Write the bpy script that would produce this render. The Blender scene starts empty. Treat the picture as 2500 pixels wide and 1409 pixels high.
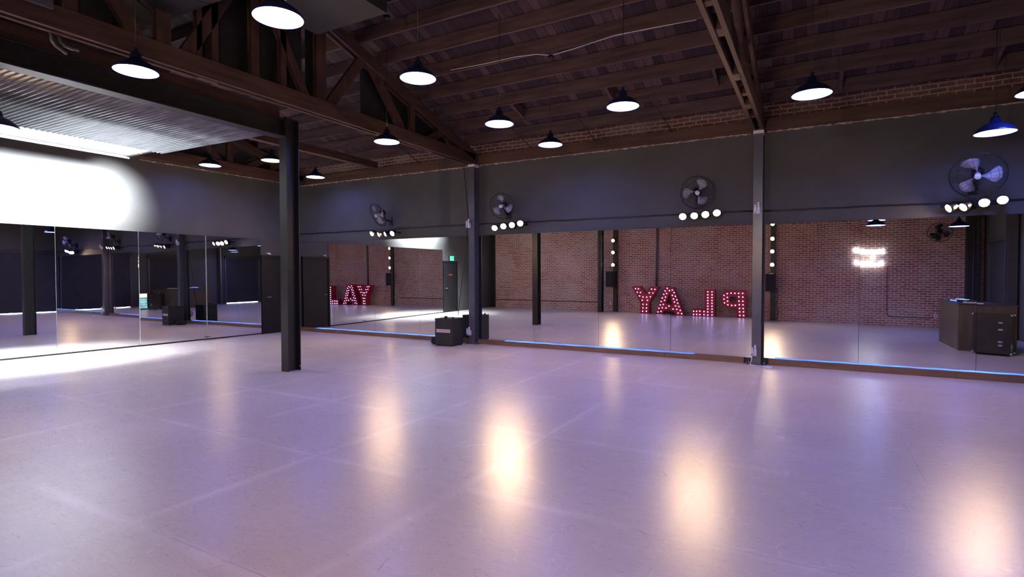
import bpy, bmesh, math, random
from mathutils import Vector, Matrix
from mathutils.geometry import tessellate_polygon
random.seed(7)
SC = bpy.context.scene
COL = SC.collection
R = math.radians

# ------------------------------------------------------------ camera, world, exposure
F_PX, PITCH, YAW, CAM_H = 1328.0, -1.41, 29.17, 1.6
cam = bpy.data.cameras.new('camera')
cam.sensor_width = 36.0
cam.lens = 36.0 * F_PX / 2500.0
cam.clip_start = 0.05
cam_ob = bpy.data.objects.new('camera', cam)
COL.objects.link(cam_ob)
cam_ob.location = (0, 0, CAM_H)
cam_ob.rotation_euler = (R(90 + PITCH), 0, R(YAW))
SC.camera = cam_ob

world = bpy.data.worlds.new('night_world')
SC.world = world
world.use_nodes = True
world.node_tree.nodes['Background'].inputs[0].default_value = (0.02, 0.02, 0.03, 1)
world.node_tree.nodes['Background'].inputs[1].default_value = 0.02

SC.view_settings.view_transform = 'Standard'
SC.view_settings.look = 'None'
SC.view_settings.gamma = 1
SC.view_settings.use_curve_mapping = False
SC.view_settings.exposure = 0.5
SC.cycles.max_bounces = 9
SC.cycles.diffuse_bounces = 3
SC.cycles.glossy_bounces = 6
SC.cycles.transmission_bounces = 4
SC.cycles.sample_clamp_indirect = 40.0
SC.cycles.blur_glossy = 0.3
SC.cycles.use_denoising = True

# light levels (radiance of the glowing surfaces)
S_PENDANT, S_FLOOD, S_SKY, S_LED, S_LETTER, S_NEON = 54.0, 430.0, 4.0, 2.2, 10.0, 16.0
C_BLUE = (0.165, 0.245, 1.0)
C_WARM = (1.0, 0.66, 0.36)

# daylight that drops through the skylight slot beside the left wall
sky_l = bpy.data.lights.new('skylight_daylight', 'AREA')
sky_l.shape = 'RECTANGLE'; sky_l.size = .10; sky_l.size_y = 2.3
sky_l.color = (0.86, 0.93, 1.0); sky_l.energy = 290.0; sky_l.spread = R(54)
sky_o = bpy.data.objects.new('skylight_daylight', sky_l)
COL.objects.link(sky_o)
sky_o.location = (-11.45, 4.88, 3.92)
sky_o.rotation_euler = (0, R(69), R(-2))

sky2_l = bpy.data.lights.new('skylight_downlight', 'AREA')
sky2_l.shape = 'RECTANGLE'; sky2_l.size = .14; sky2_l.size_y = 2.6
sky2_l.color = (0.86, 0.93, 1.0); sky2_l.energy = 210.0; sky2_l.spread = R(70)
sky2_o = bpy.data.objects.new('skylight_downlight', sky2_l)
COL.objects.link(sky2_o)
sky2_o.location = (-11.45, 4.3, 3.92)
sky2_o.rotation_euler = (0, R(22), R(-2))

# ------------------------------------------------------------ camera model (pixels of the photo -> points on room planes)
_p, _y = R(PITCH), R(YAW)
_fw = Vector((-math.sin(_y) * math.cos(_p), math.cos(_y) * math.cos(_p), math.sin(_p)))
_rt = Vector((math.cos(_y), math.sin(_y), 0))
_up = _rt.cross(_fw)
def on(axis, val, u, v):
    d = _fw + _rt * ((u - 1250) / F_PX) - _up * ((v - 704.5) / F_PX)
    o = Vector((0, 0, CAM_H)); i = 'XYZ'.index(axis)
    return o + d * ((val - o[i]) / d[i])

# ------------------------------------------------------------ mesh builder
class MB:
    def __init__(s): s.v, s.f, s.m, s.sm = [], [], [], []
    def add(s, vs, fs, mi=0, smooth=False):
        b = len(s.v); s.v += [Vector(q) for q in vs]
        for f in fs: s.f.append([b + i for i in f]); s.m.append(mi); s.sm.append(smooth)
        return s
    def box(s, x0, x1, y0, y1, z0, z1, mi=0):
        vs = [(x, y, z) for x in (x0, x1) for y in (y0, y1) for z in (z0, z1)]
        return s.add(vs, [(0, 1, 3, 2), (4, 6, 7, 5), (0, 4, 5, 1), (2, 3, 7, 6), (0, 2, 6, 4), (1, 5, 7, 3)], mi)
    def bar(s, a, b, w, h, up=(0, 0, 1), mi=0):
        a, b = Vector(a), Vector(b); d = (b - a).normalized(); u = Vector(up)
        r = d.cross(u)
        if r.length < 1e-4: r = d.cross(Vector((1, 0, 0)))
        r.normalize(); u = r.cross(d)
        vs = [p + r * (i * w / 2) + u * (j * h / 2) for p in (a, b) for i in (-1, 1) for j in (-1, 1)]
        return s.add(vs, [(0, 1, 3, 2), (4, 6, 7, 5), (0, 4, 5, 1), (2, 3, 7, 6), (0, 2, 6, 4), (1, 5, 7, 3)], mi)
    def tube(s, pts, r, n=8, mi=0, closed=False):
        pts = [Vector(p) for p in pts]; rings = []; N = len(pts); ref = None
        for i, p in enumerate(pts):
            if closed: d = (pts[(i + 1) % N] - pts[i - 1])
            else: d = pts[min(i + 1, N - 1)] - pts[max(i - 1, 0)]
            d.normalize()
            if ref is None:
                ref = Vector((0, 0, 1)) if abs(d.z) < .9 else Vector((1, 0, 0))
            x = d.cross(ref); x.normalize(); y = x.cross(d); ref = y
            rings.append([p + (x * math.cos(t) + y * math.sin(t)) * r for t in [2 * math.pi * k / n for k in range(n)]])
        vs = [q for g in rings for q in g]; fs = []
        M = N if closed else N - 1
        for i in range(M):
            j = (i + 1) % N
            for k in range(n): fs.append((i * n + k, i * n + (k + 1) % n, j * n + (k + 1) % n, j * n + k))
        if not closed:
            fs += [tuple(range(n))[::-1], tuple((N - 1) * n + k for k in range(n))]
        return s.add(vs, fs, mi, True)
    def lathe(s, prof, n=28, mi=0, mat=None):
        # prof: (r, z) list, revolved about local Z, then moved by mat
        vs, fs = [], []
        for r, z in prof:
            for k in range(n):
                t = 2 * math.pi * k / n
                q = Vector((r * math.cos(t), r * math.sin(t), z))
                vs.append(mat @ q if mat else q)
        for i in range(len(prof) - 1):
            for k in range(n): fs.append((i * n + k, i * n + (k + 1) % n, (i + 1) * n + (k + 1) % n, (i + 1) * n + k))
        return s.add(vs, fs, mi, True)
    def ball(s, c, r, n=10, mi=0, sz=1.0):
        prof = [(max(1e-4, r * math.sin(math.pi * i / n)), r * sz * -math.cos(math.pi * i / n)) for i in range(n + 1)]
        return s.lathe(prof, n, mi, Matrix.Translation(Vector(c)))
    def disc(s, c, nrm, r, n=24, mi=0):
        m = frame(c, nrm)
        return s.add([m @ Vector((r * math.cos(2 * math.pi * k / n), r * math.sin(2 * math.pi * k / n), 0)) for k in range(n)], [tuple(range(n))], mi)
    def poly(s, loops, f, t, mi=0):
        """2-D loops extruded: f(x, z, d) places a point at depth d in 0..t"""
        vs = [q for l in loops for q in l]
        tri = tessellate_polygon([[Vector((x, z, 0)) for x, z in l] for l in loops])
        n = len(vs)
        s.add([f(x, z, 0) for x, z in vs] + [f(x, z, t) for x, z in vs], [tuple(q) for q in tri] + [tuple(i + n for i in q[::-1]) for q in tri], mi)
        k = 0
        for l in loops:
            m = len(l)
            s.add([f(x, z, 0) for x, z in l] + [f(x, z, t) for x, z in l], [(i, (i + 1) % m, m + (i + 1) % m, m + i) for i in range(m)], mi)
        return s
    def mesh(s, name, mats, off=None):
        me = bpy.data.meshes.new(name)
        me.from_pydata([tuple(off @ q) if off else tuple(q) for q in s.v], [], s.f)
        for m in (mats if isinstance(mats, (list, tuple)) else [mats]): me.materials.append(m)
        for i, p in enumerate(me.polygons): p.material_index = s.m[i]; p.use_smooth = s.sm[i]
        bm = bmesh.new(); bm.from_mesh(me)
        bmesh.ops.recalc_face_normals(bm, faces=bm.faces)
        bm.to_mesh(me); bm.free()
        me.update()
        return me

def frame(c, nrm, up=(0, 0, 1)):
    z = Vector(nrm).normalized(); x = Vector(up).cross(z)
    if x.length < 1e-4: x = Vector((1, 0, 0))
    x.normalize(); y = z.cross(x)
    return Matrix(((x.x, y.x, z.x, c[0]), (x.y, y.y, z.y, c[1]), (x.z, y.z, z.z, c[2]), (0, 0, 0, 1)))

def tag(o, label=None, cat=None, group=None, kind=None):
    if label: o['label'] = label
    if cat: o['category'] = cat
    if group: o['group'] = group
    if kind: o['kind'] = kind
    return o
def thing(name, label, cat, loc=(0, 0, 0), rz=0.0, group=None, mat=None):
    o = bpy.data.objects.new(name, None); COL.objects.link(o)
    o.empty_display_size = 0.1
    if mat is not None: o.matrix_world = mat
    else: o.location = loc; o.rotation_euler = (0, 0, rz)
    return tag(o, label, cat, group)
def part(name, mb, mats, parent, world=False, label=None):
    """world=True: the builder holds world coordinates"""
    off = None
    if world:
        m = Matrix.Identity(4); p = parent
        while p: m = p.matrix_basis @ m; p = p.parent
        off = m.inverted()
    o = bpy.data.objects.new(name, mb.mesh(name, mats, off)); COL.objects.link(o); o.parent = parent
    if label: o['label'] = label
    return o
def solo(name, mb, mats, label=None, cat=None, group=None, kind=None, origin=None):
    off = None      # with an origin the builder holds local coordinates
    o = bpy.data.objects.new(name, mb.mesh(name, mats, off)); COL.objects.link(o)
    if origin is not None: o.location = origin
    return tag(o, label, cat, group, kind)
def struct(name, mb, mats, label=None): return solo(name, mb, mats, label, None, None, 'structure')
def copy_tree(o, parent=None):
    c = o.copy(); COL.objects.link(c); c.parent = parent
    for ch in list(o.children): copy_tree(ch, c)
    return c

# ------------------------------------------------------------ materials
def new_mat(name):
    m = bpy.data.materials.new(name); m.use_nodes = True
    nt = m.node_tree
    return m, nt, nt.nodes['Principled BSDF']
def N(nt, t, **kw):
    n = nt.nodes.new(t)
    for k, v in kw.items():
        if k.startswith('i_'): n.inputs[k[2:].replace('_', ' ')].default_value = v
        else: setattr(n, k, v)
    return n
def ramp(nt, stops):
    r = N(nt, 'ShaderNodeValToRGB'); e = r.color_ramp.elements
    while len(e) > 1: e.remove(e[0])
    e[0].position, e[0].color = stops[0][0], (*stops[0][1], 1)
    for p, c in stops[1:]:
        q = e.new(p); q.color = (*c, 1)
    return r
def obj_vec(nt, scale=(1, 1, 1), rot=(0, 0, 0)):
    tc = N(nt, 'ShaderNodeTexCoord'); mp = N(nt, 'ShaderNodeMapping')
    mp.inputs['Scale'].default_value = scale; mp.inputs['Rotation'].default_value = rot
    nt.links.new(tc.outputs['Object'], mp.inputs['Vector'])
    return mp.outputs['Vector']
def noisy(name, c1, c2, rough=.5, metal=0., scale=6., stretch=(1, 1, 1), bump=0., spec=.5, detail=4):
    m, nt, b = new_mat(name)
    n = N(nt, 'ShaderNodeTexNoise'); n.inputs['Scale'].default_value = scale; n.inputs['Detail'].default_value = detail
    nt.links.new(obj_vec(nt, stretch), n.inputs['Vector'])
    r = ramp(nt, [(.3, c1), (.7, c2)])
    nt.links.new(n.outputs['Fac'], r.inputs['Fac']); nt.links.new(r.outputs['Color'], b.inputs['Base Color'])
    b.inputs['Roughness'].default_value = rough; b.inputs['Metallic'].default_value = metal
    b.inputs['Specular IOR Level'].default_value = spec
    if bump:
        bp = N(nt, 'ShaderNodeBump'); bp.inputs['Strength'].default_value = bump; bp.inputs['Distance'].default_value = .01
        nt.links.new(n.outputs['Fac'], bp.inputs['Height']); nt.links.new(bp.outputs['Normal'], b.inputs['Normal'])
    return m
def glow(name, col, s, noise=0.0):
    m, nt, b = new_mat(name)
    b.inputs['Base Color'].default_value = (*[min(1, c) for c in col], 1)
    b.inputs['Emission Color'].default_value = (*col, 1)
    b.inputs['Emission Strength'].default_value = s
    b.inputs['Roughness'].default_value = .4
    if noise:
        n = N(nt, 'ShaderNodeTexNoise'); n.inputs['Scale'].default_value = 2.2
        nt.links.new(obj_vec(nt), n.inputs['Vector'])
        mr = N(nt, 'ShaderNodeMapRange'); mr.inputs['To Min'].default_value = s * (1 - noise); mr.inputs['To Max'].default_value = s * (1 + noise)
        mr.inputs['From Min'].default_value = .3; mr.inputs['From Max'].default_value = .7
        nt.links.new(n.outputs['Fac'], mr.inputs['Value']); nt.links.new(mr.outputs['Result'], b.inputs['Emission Strength'])
    return m

M = {}
M['paint'] = noisy('grey_wall_paint', (.064, .062, .060), (.080, .077, .074), .62, 0, 1.6, bump=.05)
M['steel_grey'] = noisy('grey_painted_steel', (.085, .085, .105), (.11, .11, .13), .27, 0, 5)
M['steel_black'] = noisy('black_painted_steel', (.011, .011, .012), (.019, .018, .018), .38, 0, 8)
M['wood_dark'] = noisy('old_reddish_timber', (.042, .018, .015), (.095, .042, .031), .72, 0, 5, (1, .35, 4), .25)
M['wood_web'] = noisy('old_truss_web_timber', (.040, .017, .014), (.088, .038, .028), .72, 0, 6, (1, 1.5, .5), .25)
M['joist'] = noisy('roof_joist_timber', (.050, .025, .027), (.105, .057, .057), .75, 0, 5, (.3, 3, 3), .2)
M['black'] = noisy('matt_black', (.012, .012, .013), (.022, .021, .021), .55, 0, 9)
M['black_gloss'] = noisy('black_satin_plastic', (.010, .010, .011), (.018, .018, .02), .3, 0, 9)
M['navy'] = noisy('navy_enamel', (.004, .009, .045), (.006, .012, .06), .3, 0, 7)
M['white_plastic'] = noisy('white_plastic', (.62, .6, .66), (.72, .7, .74), .4, 0, 8)
M['chrome'] = noisy('bare_metal', (.55, .55, .58), (.75, .75, .78), .25, 1, 12)
M['door'] = noisy('black_door_paint', (.006, .006, .007), (.010, .010, .011), .5, 0, 4, spec=.3)
M['booth'] = noisy('dark_brown_laminate', (.035, .027, .019), (.07, .050, .032), .45, 0, 3, (1.5, 6, .6))
M['pale_pipe'] = noisy('dusty_pink_conduit', (.50, .36, .34), (.62, .46, .44), .6, 0, 8)
M['case'] = noisy('dark_brown_road_case', (.018, .016, .013), (.034, .027, .02), .3, 0, 4)
M['enamel_white'] = noisy('white_enamel', (.78, .79, .80), (.84, .85, .86), .3, 0, 7)
M['notice'] = noisy('dark_red_notice', (.16, .008, .018), (.2, .012, .026), .5, 0, 20)
M['red'] = noisy('crimson_letter_paint', (.30, .003, .024), (.40, .006, .034), .4, 0, 6)
M['kick'] = noisy('varnished_kickboard', (.17, .085, .045), (.26, .14, .075), .4, 0, 5, (.4, 3, 3))
M['ledger'] = noisy('ledger_timber', (.058, .027, .017), (.115, .054, .033), .72, 0, 4, (.3, 3, 3), .3)
M['plaster'] = noisy('torn_plaster_edge', (.20, .15, .12), (.62, .50, .40), .8, 0, 14)
M['galv'] = noisy('corrugated_zinc', (.12, .13, .15), (.27, .29, .33), .34, .7, 3.5, (.5, 6, 1))
M['duct'] = noisy('grey_duct_wrap', (.010, .010, .011), (.020, .020, .020), .6, 0, 5)
M['foil'] = noisy('torn_foil', (.45, .42, .42), (.8, .76, .72), .3, .8, 40, bump=.6)
M['fabric'] = noisy('black_fabric', (.010, .010, .012), (.020, .019, .022), .9, 0, 20, bump=.2)
M['curtain'] = noisy('dark_rollup_curtain', (.016, .015, .022), (.028, .026, .036), .7, 0, 3)
M['stripe'] = noisy('pinkish_tape', (.55, .40, .42), (.68, .5, .5), .5, 0, 10)
M['pendant'] = glow('pendant_led', C_BLUE, S_PENDANT)
M['pendant_warm'] = glow('pendant_warm_led', (1.0, .66, .34), 10.)
M['flood'] = glow('flood_bulb_warm', C_WARM, S_FLOOD)
M['flood_post'] = glow('flood_bulb_on_post', C_WARM, 700.)
M['flood_dim'] = glow('flood_bulb_turned_away', C_WARM, 160.)
M['flood_white'] = glow('flood_bulb_white', (.62, .82, 1.0), 640.)
M['sky'] = glow('skylight_pane', (.88, .94, 1.0), S_SKY)
M['led'] = glow('blue_led_strip', (.06, .17, 1.0), S_LED, .45)
M['letter_bulb'] = glow('letter_bulb', (.42, .44, 1.0), S_LETTER)
M['neon'] = glow('white_neon', (.80, .93, 1.0), S_NEON)
M['exit'] = glow('exit_green', (.05, 1.0, .28), 2.6)
M['cooler_red'] = glow('cooler_header', (1.0, .45, .30), 4.0)
M['cooler_glass'] = glow('cooler_door', (.35, .75, .72), 1.0, .6)
M['gap'] = glow('daylight_gap', (.80, .93, 1.0), 9.0, .5)
M['screen_blue'] = glow('controller_lights', (.15, .3, 1.0), 1.6, .5)

def mirror_mat():
    m, nt, b = new_mat('wall_mirror')
    n = N(nt, 'ShaderNodeTexNoise'); n.inputs['Scale'].default_value = .8
    nt.links.new(obj_vec(nt), n.inputs['Vector'])
    r = ramp(nt, [(.3, (.69, .70, .715)), (.7, (.72, .73, .745))])
    nt.links.new(n.outputs['Fac'], r.inputs['Fac']); nt.links.new(r.outputs['Color'], b.inputs['Base Color'])
    b.inputs['Metallic'].default_value = 1; b.inputs['Roughness'].default_value = 0
    return m
M['mirror'] = mirror_mat()
M['mirror_edge'] = noisy('mirror_glass_edge', (.45, .5, .5), (.6, .65, .65), .2, 0, 5)

def blade_mat():
    m, nt, b = new_mat('clear_fan_blade')
    b.inputs['Roughness'].default_value = .25
    n = N(nt, 'ShaderNodeTexNoise'); n.inputs['Scale'].default_value = 9
    nt.links.new(obj_vec(nt), n.inputs['Vector'])
    r = ramp(nt, [(.3, (.42, .40, .50)), (.7, (.62, .60, .70))])
    nt.links.new(n.outputs['Fac'], r.inputs['Fac']); nt.links.new(r.outputs['Color'], b.inputs['Base Color'])
    b.inputs['Alpha'].default_value = .55
    return m
M['blade'] = blade_mat()
def acrylic():
    m, nt, b = new_mat('clear_acrylic')
    b.inputs['Base Color'].default_value = (.8, .85, .9, 1); b.inputs['Roughness'].default_value = .1
    n = N(nt, 'ShaderNodeTexNoise'); n.inputs['Scale'].default_value = 3
    mr = N(nt, 'ShaderNodeMapRange'); mr.inputs['To Min'].default_value = .10; mr.inputs['To Max'].default_value = .16
    nt.links.new(obj_vec(nt), n.inputs['Vector']); nt.links.new(n.outputs['Fac'], mr.inputs['Value'])
    nt.links.new(mr.outputs['Result'], b.inputs['Alpha'])
    return m
M['acrylic'] = acrylic()

def brick_mat(name, c1, c2, mortar, stain=.35, bump=.5):
    m, nt, b = new_mat(name); L = nt.links.new
    tc = N(nt, 'ShaderNodeTexCoord'); sp = N(nt, 'ShaderNodeSeparateXYZ'); L(tc.outputs['Object'], sp.inputs[0])
    cb = N(nt, 'ShaderNodeCombineXYZ'); L(sp.outputs['X'], cb.inputs['X']); L(sp.outputs['Z'], cb.inputs['Y'])
    # gentle waviness of the courses
    wv = N(nt, 'ShaderNodeTexNoise'); wv.inputs['Scale'].default_value = .9; wv.inputs['Detail'].default_value = 3
    L(tc.outputs['Object'], wv.inputs['Vector'])
    vm = N(nt, 'ShaderNodeVectorMath', operation='MULTIPLY_ADD'); vm.inputs[1].default_value = (.05, .06, .0)
    L(wv.outputs['Color'], vm.inputs[0]); L(cb.outputs[0], vm.inputs[2])
    br = N(nt, 'ShaderNodeTexBrick'); br.offset = .5
    br.inputs['Color1'].default_value = (*c1, 1); br.inputs['Color2'].default_value = (*c2, 1); br.inputs['Mortar'].default_value = (*mortar, 1)
    br.inputs['Scale'].default_value = 1.0; br.inputs['Mortar Size'].default_value = .011; br.inputs['Mortar Smooth'].default_value = .25
    br.inputs['Bias'].default_value = -.1; br.inputs['Brick Width'].default_value = .222; br.inputs['Row Height'].default_value = .076
    L(vm.outputs[0], br.inputs['Vector'])
    n1 = N(nt, 'ShaderNodeTexNoise'); n1.inputs['Scale'].default_value = 1.1; n1.inputs['Detail'].default_value = 6
    L(tc.outputs['Object'], n1.inputs['Vector'])
    n2 = N(nt, 'ShaderNodeTexNoise'); n2.inputs['Scale'].default_value = 28; n2.inputs['Detail'].default_value = 4
    L(tc.outputs['Object'], n2.inputs['Vector'])
    r1 = ramp(nt, [(.42, (0, 0, 0)), (.75, (1, 1, 1))]); L(n1.outputs['Fac'], r1.inputs['Fac'])
    mx = N(nt, 'ShaderNodeMix', data_type='RGBA'); mx.inputs['B'].default_value = (*mortar, 1)
    ma = N(nt, 'ShaderNodeMath', operation='MULTIPLY'); ma.inputs[1].default_value = stain
    L(r1.outputs['Color'], ma.inputs[0]); L(ma.outputs[0], mx.inputs['Factor']); L(br.outputs['Color'], mx.inputs['A'])
    r2 = ramp(nt, [(.25, (.55, .55, .55)), (.7, (1.1, 1.1, 1.1))]); L(n2.outputs['Fac'], r2.inputs['Fac'])
    mm = N(nt, 'ShaderNodeMix', data_type='RGBA', blend_type='MULTIPLY'); mm.inputs['Factor'].default_value = 1
    L(mx.outputs['Result'], mm.inputs['A']); L(r2.outputs['Color'], mm.inputs['B'])
    L(mm.outputs['Result'], b.inputs['Base Color'])
    b.inputs['Roughness'].default_value = .85
    bp = N(nt, 'ShaderNodeBump'); bp.inputs['Strength'].default_value = bump; bp.inputs['Distance'].default_value = .012
    ad = N(nt, 'ShaderNodeMath', operation='MULTIPLY_ADD'); ad.inputs[1].default_value = .35
    iv = N(nt, 'ShaderNodeMath', operation='SUBTRACT'); iv.inputs[0].default_value = 1
    L(br.outputs['Fac'], iv.inputs[1]); L(n2.outputs['Fac'], ad.inputs[0]); L(iv.outputs[0], ad.inputs[2])
    L(ad.outputs[0], bp.inputs['Height']); L(bp.outputs['Normal'], b.inputs['Normal'])
    return m
M['brick'] = brick_mat('old_red_brick', (.50, .185, .115), (.25, .095, .072), (.74, .62, .58))
M['brick_top'] = brick_mat('dusty_brick_band', (.17, .066, .048), (.095, .04, .032), (.34, .27, .23), .6)

def deck_mat():
    m, nt, b = new_mat('roof_deck_planks'); L = nt.links.new
    tc = N(nt, 'ShaderNodeTexCoord'); sp = N(nt, 'ShaderNodeSeparateXYZ'); L(tc.outputs['Object'], sp.inputs[0])
    cb = N(nt, 'ShaderNodeCombineXYZ'); L(sp.outputs['Y'], cb.inputs['X']); L(sp.outputs['X'], cb.inputs['Y'])
    br = N(nt, 'ShaderNodeTexBrick'); br.offset = .37
    br.inputs['Color1'].default_value = (.040, .021, .025, 1); br.inputs['Color2'].default_value = (.165, .092, .088, 1)
    br.inputs['Mortar'].default_value = (.012, .007, .006, 1); br.inputs['Scale'].default_value = 1
    br.inputs['Mortar Size'].default_value = .006; br.inputs['Brick Width'].default_value = 3.1; br.inputs['Row Height'].default_value = .16
    br.inputs['Bias'].default_value = -.35
    L(cb.outputs[0], br.inputs['Vector'])
    n = N(nt, 'ShaderNodeTexNoise'); n.inputs['Scale'].default_value = 5; n.inputs['Detail'].default_value = 5
    L(obj_vec(nt, (5, .5, 1)), n.inputs['Vector'])
    r = ramp(nt, [(.3, (.6, .6, .6)), (.7, (1.15, 1.1, 1.1))]); L(n.outputs['Fac'], r.inputs['Fac'])
    mm = N(nt, 'ShaderNodeMix', data_type='RGBA', blend_type='MULTIPLY'); mm.inputs['Factor'].default_value = 1
    L(br.outputs['Color'], mm.inputs['A']); L(r.outputs['Color'], mm.inputs['B']); L(mm.outputs['Result'], b.inputs['Base Color'])
    b.inputs['Roughness'].default_value = .8
    return m
M['deck'] = deck_mat()

def floor_mat():
    """sealed plywood sheets, 1.52 m square, with sanded paler joints, grain, scratches and scuffs"""
    m, nt, b = new_mat('worn_sheet_floor'); L = nt.links.new
    tc = N(nt, 'ShaderNodeTexCoord'); P = tc.outputs['Object']
    def noise(scale, detail, rough=.6, vec=None, dist=0.):
        n = N(nt, 'ShaderNodeTexNoise'); n.inputs['Scale'].default_value = scale; n.inputs['Detail'].default_value = detail
        n.inputs['Roughness'].default_value = rough; n.inputs['Distortion'].default_value = dist
        L(vec if vec else P, n.inputs['Vector']); return n
    def math_(op, a, b_):
        n = N(nt, 'ShaderNodeMath', operation=op)
        for k, q in enumerate((a, b_)):
            if isinstance(q, (int, float)): n.inputs[k].default_value = q
            else: L(q, n.inputs[k])
        return n.outputs[0]
    def mix(f, a, b_):
        n = N(nt, 'ShaderNodeMix', data_type='RGBA')
        L(f, n.inputs['Factor'])
        for k, q in (('A', a), ('B', b_)):
            if isinstance(q, tuple): n.inputs[k].default_value = (*q, 1)
            else: L(q, n.inputs[k])
        return n.outputs['Result']
    def sheets(size, smooth, warp):
        wob = noise(1.1, 2); vm = N(nt, 'ShaderNodeVectorMath', operation='MULTIPLY_ADD'); vm.inputs[1].default_value = (warp, warp, 0)
        L(wob.outputs['Color'], vm.inputs[0])
        mp = N(nt, 'ShaderNodeMapping'); mp.inputs['Location'].default_value = (.76, -1.85, 0); L(P, mp.inputs['Vector']); L(mp.outputs[0], vm.inputs[2])
        br = N(nt, 'ShaderNodeTexBrick'); br.offset = 0
        for k, c in (('Color1', 0), ('Color2', 0), ('Mortar', 1)): br.inputs[k].default_value = (c, c, c, 1)
        br.inputs['Scale'].default_value = 1; br.inputs['Mortar Size'].default_value = size; br.inputs['Mortar Smooth'].default_value = smooth
        br.inputs['Brick Width'].default_value = 1.524; br.inputs['Row Height'].default_value = 1.524
        L(vm.outputs[0], br.inputs['Vector']); return br.outputs['Color']
    cloud = noise(.7, 4); fine = noise(14, 9, .72, obj_vec(nt, (.55, 5.5, 1)), 2.2); speck = noise(55, 3, .7, obj_vec(nt, (.6, 2.2, 1)))
    f = math_('ADD', math_('MULTIPLY', cloud.outputs['Fac'], .40), math_('ADD', math_('MULTIPLY', fine.outputs['Fac'], .38), math_('MULTIPLY', speck.outputs['Fac'], .22)))
    base = ramp(nt, [(.36, (.455, .385, .375)), (.5, (.53, .45, .437)), (.64, (.605, .52, .505))]); L(f, base.inputs['Fac'])
    patch = ramp(nt, [(.40, (.06, .06, .06)), (.64, (.62, .62, .62))]); L(cloud.outputs['Fac'], patch.inputs['Fac'])
    sx = N(nt, 'ShaderNodeSeparateXYZ'); L(P, sx.inputs[0])
    side = N(nt, 'ShaderNodeMapRange'); side.inputs['From Min'].default_value = -2.8; side.inputs['From Max'].default_value = .3; side.inputs['To Min'].default_value = 1; side.inputs['To Max'].default_value = .3
    L(sx.outputs['X'], side.inputs['Value'])
    col = mix(math_('MULTIPLY', side.outputs['Result'], math_('MULTIPLY', sheets(.085, 1.0, .05), patch.outputs['Color'])), base.outputs['Color'], (.76, .67, .66))
    dpatch = ramp(nt, [(.45, (0, 0, 0)), (.6, (.6, .6, .6))]); L(noise(.5, 2).outputs['Fac'], dpatch.inputs['Fac'])
    col = mix(math_('MULTIPLY', sheets(.0035, .1, .004), dpatch.outputs['Color']), col, (.22, .17, .165))
    def strands(scale, warp, width, lo, hi, amt):
        dn = noise(1.6, 2); dv = N(nt, 'ShaderNodeVectorMath', operation='MULTIPLY_ADD'); dv.inputs[1].default_value = (warp, warp, 0)
        L(dn.outputs['Color'], dv.inputs[0]); L(P, dv.inputs[2])
        v = N(nt, 'ShaderNodeTexVoronoi', feature='DISTANCE_TO_EDGE'); v.inputs['Scale'].default_value = scale; L(dv.outputs[0], v.inputs['Vector'])
        r = ramp(nt, [(0, (1, 1, 1)), (width, (0, 0, 0))]); L(v.outputs['Distance'], r.inputs['Fac'])
        g = ramp(nt, [(lo, (0, 0, 0)), (hi, (amt, amt, amt))]); L(noise(3.1 + warp, 3).outputs['Fac'], g.inputs['Fac'])
        return math_('MULTIPLY', r.outputs['Color'], g.outputs['Color'])
    col = mix(strands(2.6, 1.5, .012, .50, .60, .45), col, (.80, .72, .72))
    scr = strands(4.3, .9, .012, .54, .62, .6)
    col = mix(scr, col, (.25, .19, .185))
    # worn scuff patches towards the right foreground
    ds = N(nt, 'ShaderNodeVectorMath', operation='DISTANCE'); ds.inputs[1].default_value = (1.35, 3.0, 0); L(P, ds.inputs[0])
    near = ramp(nt, [(.25, (1, 1, 1)), (.95, (0, 0, 0))]); L(ds.outputs['Value'], near.inputs['Fac'])
    sn = ramp(nt, [(.50, (0, 0, 0)), (.60, (1, 1, 1))]); L(noise(5, 6, .7, obj_vec(nt, (1, 2.2, 1), (0, 0, R(25))), 1.0).outputs['Fac'], sn.inputs['Fac'])
    scuff = math_('MULTIPLY', near.outputs['Color'], sn.outputs['Color'])
    col = mix(math_('MULTIPLY', scuff, .55), col, (.24, .19, .19))
    L(col, b.inputs['Base Color'])
    rr = N(nt, 'ShaderNodeMapRange'); rr.inputs['From Min'].default_value = .3; rr.inputs['From Max'].default_value = .7
    rr.inputs['To Min'].default_value = .25; rr.inputs['To Max'].default_value = .34
    L(fine.outputs['Fac'], rr.inputs['Value']); L(math_('ADD', rr.outputs['Result'], math_('MULTIPLY', scuff, .3)), b.inputs['Roughness'])
    b.inputs['Specular IOR Level'].default_value = .5
    bp = N(nt, 'ShaderNodeBump'); bp.inputs['Strength'].default_value = .025; bp.inputs['Distance'].default_value = .004
    L(math_('ADD', fine.outputs['Fac'], scr), bp.inputs['Height']); L(bp.outputs['Normal'], b.inputs['Normal'])
    return m
M['floor'] = floor_mat()

# ------------------------------------------------------------ room shell
YW = 10.76            # face of the long mirror wall
YM = 10.72            # mirror faces
YB = -.65             # brick wall
XR = 4.6              # right wall
A_L = R(-2.02)
P_L = Vector((-13.211, 6.9025, 0)); D_L = Vector((-math.sin(A_L), math.cos(A_L), 0)); N_L = Vector((math.cos(A_L), math.sin(A_L), 0))
def lw(y, z=0, out=0.0):
    """point of the left wall at world Y=y, height z, moved `out` metres into the room"""
    return P_L + D_L * ((y - P_L.y) / D_L.y) + Vector((0, 0, z)) + N_L * out
RIDGE = 5.05
def zt(y): return 4.45 + .31 * (10.67 - RIDGE - abs(y - RIDGE))     # underside of joists

struct('floor', MB().add([(-14, -1, 0), (5, -1, 0), (5, 11.2, 0), (-14, 11.2, 0)], [(0, 1, 2, 3)]), M['floor'])
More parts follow.
